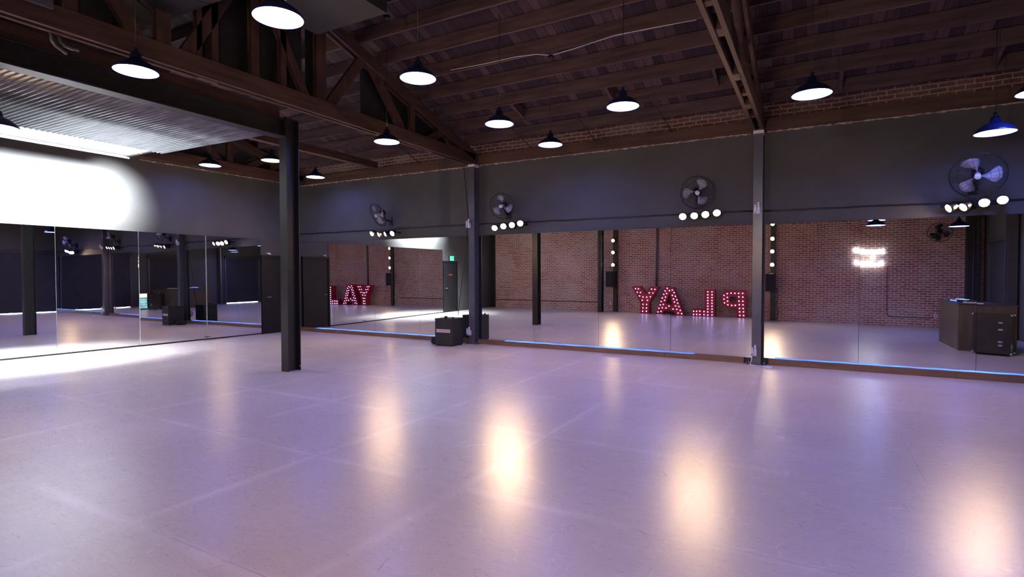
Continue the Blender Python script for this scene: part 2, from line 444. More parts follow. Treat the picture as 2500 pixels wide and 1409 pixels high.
# long wall: grey paint up to 4.15 m, bare brick above
struct('wall_back', MB().box(-13.6, 5, YW, YW + .3, 0, 4.15).box(-13.6, 5, YW + .02, YW + .3, 4.15, 4.95, 1), [M['paint'], M['brick_top']])
struct('wall_front', MB().box(-14, 5, YB - .3, YB, 0, 4.95), M['brick'])
struct('wall_right', MB().add([(XR, YB, 0), (XR, YW, 0), (XR, YW, 4.8), (XR, RIDGE, 6.5), (XR, YB, 4.8)], [(0, 1, 2, 3, 4)])
       .add([(XR + .2, YB, 0), (XR + .2, YW, 0), (XR + .2, YW, 4.8), (XR + .2, RIDGE, 6.5), (XR + .2, YB, 4.8)], [(4, 3, 2, 1, 0)]), M['paint'])
a, c = lw(YB), lw(YW + .1)
q = [a, c, c + Vector((0, 0, 4.9)), lw(RIDGE, 6.6), a + Vector((0, 0, 4.9))]
struct('wall_left', MB().add(q, [(0, 1, 2, 3, 4)]).add([p - N_L * .25 for p in q], [(4, 3, 2, 1, 0)]), M['paint'])
DECK = .24
mb = MB()
for y0, y1 in ((RIDGE, YW + .3), (RIDGE, YB - .3)):
    z0, z1 = zt(y0) + DECK, zt(y1) + DECK
    mb.add([(-14, y0, z0), (5, y0, z0), (5, y1, z1), (-14, y1, z1), (-14, y0, z0 + .05), (5, y0, z0 + .05), (5, y1, z1 + .05), (-14, y1, z1 + .05)],
           [(0, 1, 2, 3), (7, 6, 5, 4), (0, 4, 5, 1), (1, 5, 6, 2), (2, 6, 7, 3), (3, 7, 4, 0)])
struct('ceiling', mb, M['deck'])
# timber ledger on the wall head and the torn plaster edge under it
struct('trim_1', MB().box(-13.0, -7.1, YW - .05, YW, 4.165, 4.385).box(-6.9, -1.02, YW - .05, YW, 4.165, 4.385).box(-.8, 4.55, YW - .05, YW, 4.165, 4.385), M['ledger'])
def torn(pts_fn, n, t0, t1, h, seed):
    rnd = random.Random(seed); top, bot, top2, bot2 = [], [], [], []
    for i in range(n + 1):
        t = t0 + (t1 - t0) * i / n
        z0, z1 = -h * rnd.random() ** 2 - .004, h * .5 * rnd.random() + .002
        bot.append(pts_fn(t, z0, .012 + .02 * rnd.random())); top.append(pts_fn(t, z1, .012 + .02 * rnd.random()))
        bot2.append(pts_fn(t, z0, 0)); top2.append(pts_fn(t, z1, 0))
    k = n + 1; fs = []
    for i in range(n):
        fs += [(i, i + 1, k + i + 1, k + i), (k + i, k + i + 1, 3 * k + i + 1, 3 * k + i), (2 * k + i + 1, 2 * k + i, 3 * k + i, 3 * k + i + 1), (i + 1, i, 2 * k + i, 2 * k + i + 1)]
    return bot + top + bot2 + top2, fs
mb = MB()
for t0, t1, n, sd in ((-12.95, -7.12, 120, 1), (-6.85, -1.05, 120, 2), (-.78, 4.5, 110, 3)):
    mb.add(*torn(lambda t, z, o: Vector((t, YW - o, 4.155 + z)), n, t0, t1, .022, sd))
struct('trim_2', mb, M['plaster'])
struct('trim_3', MB().add(*torn(lambda t, z, o: lw(t, 4.185 + z, o), 110, 6.6, 10.6, .02, 4)), M['plaster'])
# timber wall plate on the left wall
struct('trim_4', MB().bar(lw(-.5, 4.30, .04), lw(10.7, 4.30, .04), .08, .20), M['wood_dark'])

# kickboards under the back mirrors
def kick(x0, x1, h, yf):
    mb = MB(); n = 4
    for i in range(n):
        a_, b_ = x0 + (x1 - x0) * i / n, x0 + (x1 - x0) * (i + 1) / n
        mb.box(a_ + .002, b_ - .002, yf, YW, 0, h)
    return mb
KB = [(-13.0, -7.06, .10, 10.66), (-6.86, -1.12, .10, 10.66), (-.72, 4.55, .115, 10.66)]
for k in KB: struct('baseboard_back', kick(*k), M['kick'])
def led(x0, x1, h, lab):
    rnd = random.Random(int(x0 * 10)); pts = []
    n = max(8, int((x1 - x0) / .12))
    for i in range(n + 1):
        pts.append((x0 + (x1 - x0) * i / n, 10.677 + .006 * math.sin(i * .9) + .002 * rnd.random(), h + .007 + .003 * math.sin(i * 1.7)))
    solo('led_strip', MB().tube(pts, .007, 6), M['led'], lab, 'led strip', 'blue led strips along the mirror feet')
led(-12.3, -7.55, .10, 'blue led strip at the foot of the mirrors between corner door and black case')
led(-6.15, -2.0, .10, 'blue led strip at the foot of the middle back mirrors, right of the black case')
led(-.62, 4.3, .115, 'blue led strip at the foot of the rightmost back mirrors')

# ------------------------------------------------------------ mirrors
def mirror_back(x0, x1, z0, z1, tilt, label, gap=.0025):
    o = MB().box(x0 + gap, x1 - gap, 0, .006, z0 - 1.2, z1 - 1.2)
    b = MB().box(x0 + gap + .0015, x1 - gap - .0015, .0065, .025, z0 - 1.2, z1 - 1.2)
    mat = Matrix.Translation((0, YM, 1.2)) @ Matrix.Rotation(-R(tilt), 4, 'X')
    t = thing('wall_mirror', label, 'mirror', mat=mat)
    part('glass', o, M['mirror'], t); part('backing', b, M['mirror_edge'], t)
    return t
xs1 = [on('Y', YM, u, 700).x for u in (815, 916, 1026)]
xs2 = [on('Y', YM, u, 760).x for u in (1304, 1461, 1637)]
xs3 = [on('Y', YM, u, 700).x for u in (2098, 2386)]
b1 = [-12.98] + xs1 + [-7.05]; b2 = [-6.87] + xs2 + [-1.0]; b3 = [-.80] + xs3 + [4.5]
place = ['nearest the corner door', 'second from the corner', 'third from the corner', 'right behind the black case']
for i in range(4): mirror_back(b1[i], b1[i + 1], .10, 2.52, -.24, 'tall wall mirror panel in the left back bay, %s' % place[i])
place = ['right of the black case', 'showing the reflected steel columns', 'showing the letters Y and A', 'beside the right grey wall column']
for i, tl in enumerate((-.24, -.24, -.2, -.11)): mirror_back(b2[i], b2[i + 1], .10, 2.52, tl, 'tall wall mirror panel in the middle back bay, %s' % place[i])
place = ['showing the white string of lamps', 'showing the white neon sign', 'at the right edge of the photo']
for i, tl in enumerate((.14, .24, .33)): mirror_back(b3[i], b3[i + 1], .115, 2.51, tl, 'tall wall mirror panel in the right back bay, %s' % place[i])
ly = [3.42, 5.04, 6.543, 8.048, 9.53]
place = ['nearest the camera', 'second from the camera', 'third from the camera', 'nearest the corner door']
LT = [(0, .17), (.55, .10), (.9, .30), (.9, .25)]     # each panel hangs a little differently
for i in range(4):
    w = (ly[i + 1] - ly[i]) / D_L.y / 2
    c = lw((ly[i] + ly[i + 1]) / 2, 1.2, .042)
    aa, tt = A_L + R(LT[i][0]), R(LT[i][1])
    z = Vector((math.cos(aa) * math.cos(tt), math.sin(aa) * math.cos(tt), math.sin(tt)))
    mat = frame(c, z)
    t = thing('wall_mirror', 'tall wall mirror panel on the left wall, %s' % place[i], 'mirror', mat=mat)
    part('glass', MB().box(-w + .003, w - .003, -1.165, 1.37, -.004, .002), M['mirror'], t)
    part('backing', MB().box(-w + .0045, w - .0045, -1.165, 1.37, -.022, -.0045), M['mirror_edge'], t)
    # small clip foot under the seam
solo('mirror_clip', MB().bar(lw(8.0, .075, .06), lw(8.12, .075, .06), .03, .012), M['black_gloss'], 'small dark clip at the foot of a left mirror seam', 'clip')

# ------------------------------------------------------------ doors
def door(name, y0, y1, h, hy, lab):
    s = MB().bar(lw((y0 + y1) / 2, 0, .02), lw((y0 + y1) / 2, h, .02), y1 - y0, .04, up=N_L)
    o = struct(name, MB().add([], []), M['door'])
    bpy.data.objects.remove(o)
    o = bpy.data.objects.new(name, s.mesh(name, M['door'])); COL.objects.link(o); o['kind'] = 'structure'; o['label'] = lab
    fr = MB()
    for yy in (y0 - .035, y1 + .035): fr.bar(lw(yy, 0, .03), lw(yy, h + .06, .03), .06, .06, up=N_L)
    fr.bar(lw(y0 - .06, h + .03, .03), lw(y1 + .06, h + .03, .03), .06, .06)
    part('door_frame', fr, M['door'], o)
    hd = MB().tube([lw(hy, 1.0, .03), lw(hy, 1.0, .09), lw(hy + (.12 if hy < (y0 + y1) / 2 else -.12), 1.0, .09)], .011, 8)
    part('door_handle', hd, M['chrome'], o)
    return o
door('door_1', 9.61, 10.52, 2.08, 9.69, 'plain black door in the far left corner beside the mirrors')
d2 = door('door_2', 2.40, 3.33, 2.06, 3.24, 'plain black exit door seen in the left back mirror')
part('notice', MB().bar(lw(2.72, 1.55, .045), lw(2.98, 1.55, .045), .004, .07), M['notice'], d2, label='small dark red notice')
# small white bracket over the corner door
solo('door_closer', MB().box(-.05, .05, -.03, .03, -.02, .02).box(.05, .09, -.02, .02, -.03, -.005), M['white_plastic'],
     'small white door contact above the corner door', 'door contact', origin=lw(9.75, 2.19, .04))
ex = thing('exit_sign', 'small lit green exit sign above the reflected black door', 'exit sign', mat=frame(lw(2.76, 2.23, .06), N_L))
part('housing', MB().box(-.16, .16, -.10, .10, -.05, -.005), M['black_gloss'], ex)
part('face', MB().box(-.15, .15, -.09, .09, -.005, .0), M['exit'], ex)
def text_mesh(txt, size):
    cu = bpy.data.curves.new('t', 'FONT'); cu.body = txt; cu.size = size; cu.align_x = 'CENTER'; cu.align_y = 'CENTER'; cu.extrude = .002
    ob = bpy.data.objects.new('t', cu); COL.objects.link(ob)
    dg = bpy.context.evaluated_depsgraph_get(); me = bpy.data.meshes.new_from_object(ob.evaluated_get(dg))
    bpy.data.objects.remove(ob); bpy.data.curves.remove(cu)
    return me
me = text_mesh('EXIT', .15); me.name = 'lettering'; me.materials.clear(); me.materials.append(M['black_gloss'])
o = bpy.data.objects.new('lettering', me); COL.objects.link(o); o.parent = ex; o.location = (0, 0, .003)

# ------------------------------------------------------------ steel columns and beam
def h_beam(mb, x, y, z0, z1, wx, wy, tf=.014, tw=.012):
    """flanges facing +-Y, web in the YZ plane"""
    mb.box(x - wx / 2, x + wx / 2, y - wy / 2, y - wy / 2 + tf, z0, z1)
    mb.box(x - wx / 2, x + wx / 2, y + wy / 2 - tf, y + wy / 2, z0, z1)
    mb.box(x - tw / 2, x + tw / 2, y - wy / 2 + tf, y + wy / 2 - tf, z0, z1)
    return mb
t = thing('steel_column', 'black steel column standing free on the dance floor', 'column', (-7.66, 6.13, 0))
part('shaft', h_beam(MB(), 0, 0, 0, 4.155, .172, .25), M['steel_black'], t)
part('cap_plate', MB().box(-.11, .11, -.15, .15, 4.155, 4.168), M['steel_black'], t)
part('bolt', MB().tube([(.086, .10, .07), (.10, .10, .07)], .008, 8), M['chrome'], t)
t = thing('steel_beam', 'long black steel beam carrying the corrugated canopy edge', 'beam', (-7.66, 3.0, 3.85))
mb = MB()
mb.box(-7.77, -7.55, -.5, 5.99, 3.85, 3.866).box(-7.77, -7.55, -.5, 5.99, 4.115, 4.13).box(-7.668, -7.652, -.5, 5.99, 3.866, 4.115)
part('i_section', mb, M['steel_black'], t, world=True)
part('end_plate', MB().box(-7.76, -7.56, 5.99, 6.004, 3.84, 4.14), M['steel_black'], t, world=True)
solo('timber_beam', MB().box(-7.74, -7.58, -.5, 5.95, 4.131, 4.158).box(-7.72, -7.66, -.5, 5.95, 4.158, 4.34), M['wood_dark'], 'brown timber plate lying on the black steel beam', 'beam')
for i, (x, lab) in enumerate(((-6.965, 'grey steel wall column behind the black case'), (-.91, 'grey steel wall column between middle and right mirrors'))):
    t = thing('wall_column', lab, 'column', (x, 10.655, 0))
    part('shaft', h_beam(MB(), 0, 0, .012, 4.10, .152, .20, .012), M['steel_grey'], t)
    part('base_plate', MB().box(-.16, .17, -.13, .09, 0, .012), M['steel_grey'], t)
    part('seat_bracket', MB().box(-.085, .085, -.115, .09, 4.10, 4.155), M['white_plastic'], t, label='pale bracket at the column head')
    for bx in (-.12, .13): part('anchor_bolt', MB().tube([(bx, -.09, .012), (bx, -.09, .05)], .009, 6), M['chrome'], t)
# columns against the brick wall (seen in the mirrors)
t = thing('steel_column', 'black steel column near the brick wall, left of the reflected speaker', 'column', (-7.80, -.1, 0))
part('shaft', h_beam(MB(), 0, 0, 0, 4.155, .17, .25), M['steel_black'], t)
part('cap_plate', MB().box(-.1, .1, -.14, .14, 4.155, 4.165), M['steel_black'], t)
for x, lab in ((-7.32, 'black wall post on the brick wall carrying three warm lamps'), (-1.36, 'black wall post on the brick wall carrying four lamps'),
               (-13.3, 'dark wall post at the far end of the brick wall')):
    t = thing('wall_post', lab, 'post', (x, -.56, 0))
    part('shaft', MB().box(-.085, .085, -.085, .06, .01, 4.15), M['steel_black'], t)
    part('base_plate', MB().box(-.12, .12, -.085, .10, 0, .01), M['steel_black'], t)

# ------------------------------------------------------------ roof trusses
def build_truss(x, label):
    t = thing('roof_truss', label, 'roof truss', (x, YW - .1, 4.16))
    for s in (-1, 1):
        part('bottom_chord', MB().box(x + s * .065 - .025, x + s * .065 + .025, YB + .02, YW - .06, 4.16, 4.40), M['wood_dark'], t, world=True)
        part('top_chord', MB().bar((x + s * .065, RIDGE, zt(RIDGE) - .11), (x + s * .065, YW - .12, zt(YW - .12) - .11), .05, .20), M['wood_dark'], t, world=True)
        part('top_chord', MB().bar((x + s * .065, RIDGE, zt(RIDGE) - .11), (x + s * .065, YB + .1, zt(YB + .1) - .11), .05, .20), M['wood_dark'], t, world=True)
    def web(nm, y0, z0, y1, z1, w):
        part(nm, MB().bar((x, y0, z0), (x, y1, z1), .078, w, up=(0, 1, 0) if abs(y1 - y0) < .02 else (0, 0, 1)), M['wood_web'], t, world=True)
    for y, w in ((2.83, .13), (3.78, .17), (4.43, .09), (4.22, .07), (5.02, .13), (5.49, .10), (6.2, .2), (8.47, .14), (9.72, .13), (1.63, .14), (.38, .13)):
        web('web_post', y, 4.18, y, zt(y) - .06, w)
    for y0, z0, y1, z1, w in ((3.55, 4.3, 2.75, 5.45, .15), (4.0, 4.3, 4.95, 5.95, .16), (5.95, 4.3, 5.1, 5.85, .14), (6.35, 4.35, 7.15, 5.42, .17),
                              (8.28, 4.28, 7.3, 5.42, .17), (8.95, 4.36, 9.6, 4.74, .15), (1.82, 4.28, 2.8, 5.42, .17), (1.15, 4.36, .5, 4.74, .15)):
        web('web_diagonal', y0, z0, y1, z1, w)
    for y in (4.35, 7.6, 9.0): part('chord_block', MB().box(x - .04, x + .04, y - .12, y + .12, 4.15, 4.36), M['wood_dark'], t, world=True)
    return t
build_truss(-7.0, 'dark timber roof truss passing above the black steel column')
build_truss(-.92, 'dark timber roof truss above the right grey wall column')
build_truss(-12.8, 'dark timber roof truss close to the left end wall')
# black sheets on the far side of the first truss; two added as shade
def sheet(y0, y1, zlo, lab):
    mb = MB(); n = [(y0, zlo), (y1, zlo), (y1, zt(y1) - .02), (y0, zt(y0) - .02)]
    mb.add([(-7.125, y, z) for y, z in n] + [(-7.14, y, z) for y, z in n], [(0, 1, 2, 3), (7, 6, 5, 4), (0, 4, 5, 1), (1, 5, 6, 2), (2, 6, 7, 3), (3, 7, 4, 0)])
    solo('black_sheet', mb, M['black'], lab, 'panel')
sheet(7.22, 10.55, 4.41, 'black sheet closing the truss end beside the long wall')
sheet(-.4, 3.3, 4.41, 'added black sheet standing in for the shaded roof space behind the truss at the top left corner of the photo')
sheet(4.3, 5.95, 4.41, 'added black sheet standing in for the shaded roof space behind the truss between air duct and steel column')
sheet(6.03, 6.4, 4.41, 'narrow black sheet on the truss above the steel column')

# ------------------------------------------------------------ roof joists
ordn = ['first', 'second', 'third', 'fourth', 'fifth', 'sixth', 'seventh', 'eighth', 'ninth', 'tenth', 'eleventh', 'twelfth', 'thirteenth', 'fourteenth', 'fifteenth', 'sixteenth', 'seventeenth', 'eighteenth']
JY = [10.36 - .56 * i for i in range(10)] + [4.5 - .62 * i for i in range(8)]
proto = {}
for bay, (x0, x1, nm) in enumerate(((-13.0, -7.0, 'bay over the black column'), (-7.0, -.92, 'middle bay'), (-.92, 4.58, 'right bay'))):
    for i, y in enumerate(JY):
        if i > 12 or (i > 9 and bay): continue       # the far slope is out of sight
        me = proto.get(bay)
        if me is None:
            sl = -.31
            mb = MB().box(x0 + .004, x1 - .004, -.024, .024, 0, .225)
            me = proto[bay] = mb.mesh('roof_joist', M['joist'])
        o = bpy.data.objects.new('roof_joist', me); COL.objects.link(o)
        o.location = (0, y, zt(y) + .008)
        tag(o, 'dark roof joist in the %s, %s from the mirror wall' % (nm, ordn[i]), 'roof joist', 'roof joists under the plank ceiling')
for u, v, lab in ((1275, 279, 'short blocking board between joists behind the left of two blue pendants'), (1500, 247, 'short blocking board between joists above the middle blue pendant'),
                  (1752, 203, 'short blocking board between joists left of the second truss'), (2055, 170, 'short blocking board between joists right of the second truss'),
                  (2440, 125, 'short blocking board between joists at the right edge')):
    d = on('Y', 1, u, v) - Vector((0, 0, CAM_H)); k = (4.55 + .31 * 10.67 - CAM_H) / (d.z + .31 * d.y); p = Vector((0, 0, CAM_H)) + d * k
    ys = sorted(JY, key=lambda y: abs(y - p.y))[:2]; y0, y1 = min(ys) + .026, max(ys) - .026
    solo('joist_blocking', MB().bar((p.x, y0, zt(y0) + .12), (p.x, y1, zt(y1) + .12), .05, .16), M['joist'], lab, 'blocking board')
# stub beam near the far corner, and brace rods
solo('timber_beam', MB().box(-9.50, -9.36, 6.2, 10.06, 4.20, 4.36), M['wood_dark'], 'dark red timber beam end hanging below the roof right of the steel column', 'beam')
for u0, v0, u1, v1, lab in ((1231, 330, 1298, 362, 'thin brace rod under the joists behind the left of the four far pendants'), (1400, 310, 1455, 345, 'thin brace rod in the middle of the middle bay'),
                            (1600, 285, 1640, 322, 'thin brace rod left of the second truss'), (1020, 372, 1027, 400, 'thin brace rod left of the left wall column')):
    b_ = on('Y', YW - .055, u1, v1); b_.z = min(max(b_.z, 4.2), 4.42); a_ = Vector((b_.x - .15, 9.86, zt(9.8) + .03))
    solo('brace_rod', MB().tube([a_, b_], .008, 6), M['steel_black'], lab, 'rod')

# ------------------------------------------------------------ canopy with the skylight
mb = MB(); y0, y1 = 2.3, 5.88; nW = int((y1 - y0) / .072) * 6
for x0, x1 in ((-10.92, -7.78),):
    vs = []
    for i in range(nW + 1):
        y = y0 + (y1 - y0) * i / nW; z = 3.905 + .022 * math.cos(2 * math.pi * i / 6)
        vs += [(x0, y, z + .025), (x1, y, z)]
    mb.add(vs, [(2 * i, 2 * i + 1, 2 * i + 3, 2 * i + 2) for i in range(nW)], 0, True)
cs = solo('corrugated_sheet', mb, M['galv'], 'corrugated zinc canopy between the black beam and the skylight', 'corrugated sheet')
so = cs.modifiers.new('thickness', 'SOLIDIFY'); so.thickness = .002
w = struct('window_1', MB().box(-11.95, -10.94, 2.6, 5.76, 3.975, 3.985), M['sky'], 'long bright skylight pane beside the left wall')
fr = MB().box(-11.98, -10.92, 5.76, 5.80, 3.95, 4.10).box(-11.98, -10.92, 2.56, 2.6, 3.95, 4.10).box(-11.99, -11.965, 2.56, 5.8, 3.915, 4.10).box(-10.94, -10.91, 2.56, 5.8, 3.93, 4.10).box(-11.99, -10.91, 2.56, 5.8, 4.10, 4.12)  # frame sides, plus unseen lid and lowered wall-side board added to block pane light
part('window_frame', fr, M['duct'], w)

# ------------------------------------------------------------ air duct
t = thing('air_duct', 'big dark grey round air duct under the roof at top left', 'air duct', (-9, 3.8, 5.2))
part('tube', MB().tube([(-13.0, 3.8, 5.2), (-10, 3.8, 5.2), (-7.3, 3.8, 5.2), (-5.3, 3.8, 5.2)], .40, 24), M['duct'], t, world=True)
for x in (-7.6, -6.3): part('seam_band', MB().tube([(x - .03, 3.8, 5.2), (x + .03, 3.8, 5.2)], .408, 24), M['duct'], t, world=True)
t = thing('duct_plenum', 'dark air duct box with a grille and a torn silvery foil edge', 'air duct', (-5.6, 5.0, 5.0))
part('box', MB().box(-6.2, -4.9, 4.55, 5.45, 5.0, 5.55), M['duct'], t, world=True)
g = MB()
for i in range(14): g.box(-6.12 + i * .05, -6.10 + i * .05, 4.54, 4.55, 5.05, 5.4)
part('grille', g, M['black'], t, world=True)
part('foil_edge', MB().add(*torn(lambda tt, z, o: Vector((tt, 4.55 - o, 5.0 + z)), 40, -6.15, -5.3, .05, 9)), M['foil'], t, world=True, label='torn silvery foil edge')

# ------------------------------------------------------------ pendant lamps
def make_pendant(label, loc, warm=False, ceil=None):
    t = thing('pendant_lamp', label, 'pendant lamp', loc, 0, 'blue dome pendants' if not warm else None)
    prof = [(.225, 0), (.228, .006), (.222, .02), (.20, .052), (.165, .085), (.12, .115), (.085, .13), (.062, .145), (.055, .19), (.045, .215), (.02, .23)]
    part('shade', MB().lathe(prof + [(.001, .232)], 36), M['navy'], t)
    part('reflector', MB().lathe([(.222, .001), (.217, .018), (.194, .048), (.158, .08), (.10, .105)], 36), M['enamel_white'], t, label='white inside of the dome')
    part('diffuser', MB().lathe([(.001, .040), (.1, .042), (.17, .047), (.192, .051)], 36), M['pendant_warm'] if warm else M['pendant'], t)
    part('socket_cap', MB().lathe([(.022, .228), (.022, .26), (.012, .275), (.001, .276)], 14), M['black_gloss'], t)
    h = (ceil if ceil else zt(loc[1]) + .23) - loc[2]
    part('cord', MB().tube([(0, 0, .27), (0, 0, h)], .004, 6), M['black_gloss'], t)
    return t
PEND = [(-4.38, 3.40, 3.98, 'biggest blue-lit dome pendant, at the top left of the room'),
        (-6.80, 3.38, 3.92, 'blue-lit dome pendant in front of the left truss chord'),
        (-4.38, 5.43, 4.06, 'blue-lit dome pendant above the middle left of the room, second along its row'),
        (-4.37, 7.42, 3.97, 'blue-lit dome pendant below the middle joists, left of two close to each other'),
        (-2.39, 7.47, 3.96, 'blue-lit dome pendant halfway between the two trusses'),
        (-6.73, 7.46, 3.98, 'blue-lit dome pendant under the left truss chord, left of the black sheet'),
        (-4.36, 9.28, 4.03, 'blue-lit dome pendant nearest the brick band, above the middle mirrors'),
        (-12.1, 7.54, 4.10, 'blue-lit dome pendant in the far corner, left of the black column'),
        (-.07, 7.69, 3.82, 'blue-lit dome pendant right of the second truss'),
        (2.07, 9.54, 3.50, 'low blue-lit dome pendant at the right, above the fan'),
        (2.35, 8.95, 3.82, 'blue-lit dome pendant cut by the right edge of the photo'),
        (-11.2, 9.75, 4.10, 'small blue-lit dome pendant half hidden behind the black column'),
        (1.40, 3.8, 3.0, 'blue-lit dome pendant seen in the mirror above the neon sign'),
        (1.56, 2.0, 3.30, 'blue-lit dome pendant seen in the mirror just under its top edge'),
        (3.40, 2.5, 3.0, 'blue-lit dome pendant seen in the mirror in front of the dark wall fan')]
for x, y, z, lab in PEND: make_pendant(lab, (x, y, z))
make_pendant('navy dome pendant cut by the left edge, in front of the skylight', (-9.41, 2.99, 3.54), False, 3.885)
make_pendant('warm lit dome pendant beside the black column', (-11.0, 8.32, 4.24), True)

# ------------------------------------------------------------ floodlights
def flood_head(parent, c, aim, m, name='lamp_head'):
    mat = frame(c, aim)
    can = MB().lathe([(.001, -.13), (.03, -.13), (.038, -.10), (.058, -.06), (.068, 0), (.068, .03), (.063, .03), (.062, .0), (.056, -.02)], 18, 0, mat)
    h = part(name, can, M['black_gloss'], parent, world=True)
    part('bulb', MB().lathe([(.060, .004), (.052, .018), (.032, .029), (.001, .034)], 16, 0, mat), m, h, world=True)
def flood_bar(pix, lab, aims, mats=(0, 0, 0, 0)):
    pts = [on('Y', 10.47, u, v) for u, v in pix]
    c = sum(pts, Vector()) / len(pts)
    t = thing('floodlight_bar', lab, 'floodlight', (c.x, 10.6, c.z))
    part('bar', MB().bar((pts[0].x - .08, 10.66, c.z + .02), (pts[-1].x + .08, 10.66, c.z + .02), .05, .05), M['black_gloss'], t, world=True)
    part('wall_plate', MB().box(c.x - .06, c.x + .06, 10.68, YW, c.z - .05, c.z + .09), M['black_gloss'], t, world=True)
    for p, am, mi in zip(pts, aims, mats):
        part('stem', MB().tube([(p.x, 10.66, c.z + .02), p - Vector(am).normalized() * .12], .010, 8), M['black_gloss'], t, world=True)
        flood_head(t, p, am, M['flood_dim'] if mi else M['flood'])
dn = -.48
flood_bar([(909, 570), (926, 572), (942, 571), (958.6, 569.5)], 'black bar of four warm floodlights under the leftmost wall fan', [(-.2, -1, dn), (-.5, -.9, dn), (-.45, -.9, dn), (.1, -1, dn)])
flood_bar([(1208, 556), (1229, 552), (1250, 549), (1270, 545)], 'glaring bar of four warm floodlights right of the black case column', [(.25, -1, dn), (.45, -1, dn), (.4, -1, dn), (.5, -1, dn)])
flood_bar([(1667, 528), (1695, 526), (1722, 523), (1750, 519)], 'glaring bar of four warm floodlights over the middle mirrors', [(.1, -1, dn), (.15, -1, dn), (.2, -1, dn), (.2, -1, dn)], (0, 1, 0, 1))
flood_bar([(2319, 507.5), (2354.5, 504.5), (2403, 494), (2448, 487)], 'bar of four warm floodlights at the right edge, two pointing forward', [(-1.0, -.5, -.5), (-.9, -.6, -.6), (-.25, -1, dn), (-.2, -1, dn)], (1, 1, 0, 0))
def flood_single(c, aim, m, lab):
    t = thing('floodlight', lab, 'floodlight', c)
    part('bracket', MB().bar((c[0], -.50, c[2]), (c[0], c[1] - .10, c[2]), .03, .04), M['black_gloss'], t, world=True)
    flood_head(t, c, aim, m, 'housing')
for i, (z, n_) in enumerate(((2.95, 'top'), (2.46, 'middle'), (1.95, 'bottom'))):
    flood_single((-7.35, -.33, z), (.1, 1, -.12), M['flood_post'], '%s of three warm lamps above the reflected left speaker' % n_)
for i, (z, n_, m) in enumerate(((3.50, 'cold white lamp, topmost of four', M['flood_white']), (2.97, 'second of four, warm', M['flood_post']), (2.51, 'third of four, warm', M['flood_post']), (2.03, 'lowest of four, warm', M['flood_post']))):
    flood_single((-1.38, -.33, z), (.05, 1, -.12), m, 'lamp on the post right of the grey column, %s' % n_)

# ------------------------------------------------------------ speakers on the posts
def speaker(c, rz, lab):
    t = thing('loudspeaker', lab, 'loudspeaker', c, rz)
    mb = MB(); w0, w1, d, h = .165, .10, .30, .64
    lo = [(-w1, -d / 2), (w1, -d / 2), (w0, d / 2), (-w0, d / 2)]
    mb.add([(x, y, -h / 2) for x, y in lo] + [(x, y, h / 2) for x, y in lo], [(3, 2, 1, 0), (4, 5, 6, 7), (0, 1, 5, 4), (1, 2, 6, 5), (2, 3, 7, 6), (3, 0, 4, 7)])
    part('cabinet', mb, M['black'], t)
    part('grille', MB().box(-.15, .15, d / 2, d / 2 + .012, -h / 2 + .03, h / 2 - .03), M['fabric'], t)
    part('handle', MB().bar((-.06, 0, h / 2 + .01), (.06, 0, h / 2 + .01), .03, .02), M['chrome'], t)
    part('yoke', MB().bar((0, -d / 2 - .10, 0), (0, -d / 2 + .01, 0), .05, .08), M['steel_black'], t)
speaker((-7.40, -.25, 1.36), R(18), 'black loudspeaker under three warm lamps, left of the letters')
speaker((-1.385, -.25, 1.38), R(18), 'black loudspeaker under the four lamps, right of the grey column')
def cable(pts, r, m, lab, cat='cable', name='cable', group=None): return solo(name, MB().tube(pts, r, 6), m, lab, cat, group)
cable([(-1.24, -.5, 1.2), (-1.2, -.52, .9), (-1.24, -.5, .6), (-1.18, -.5, .3), (-1.22, -.45, .01)], .012, M['black_gloss'], 'black cables hanging down the post right of the grey column')

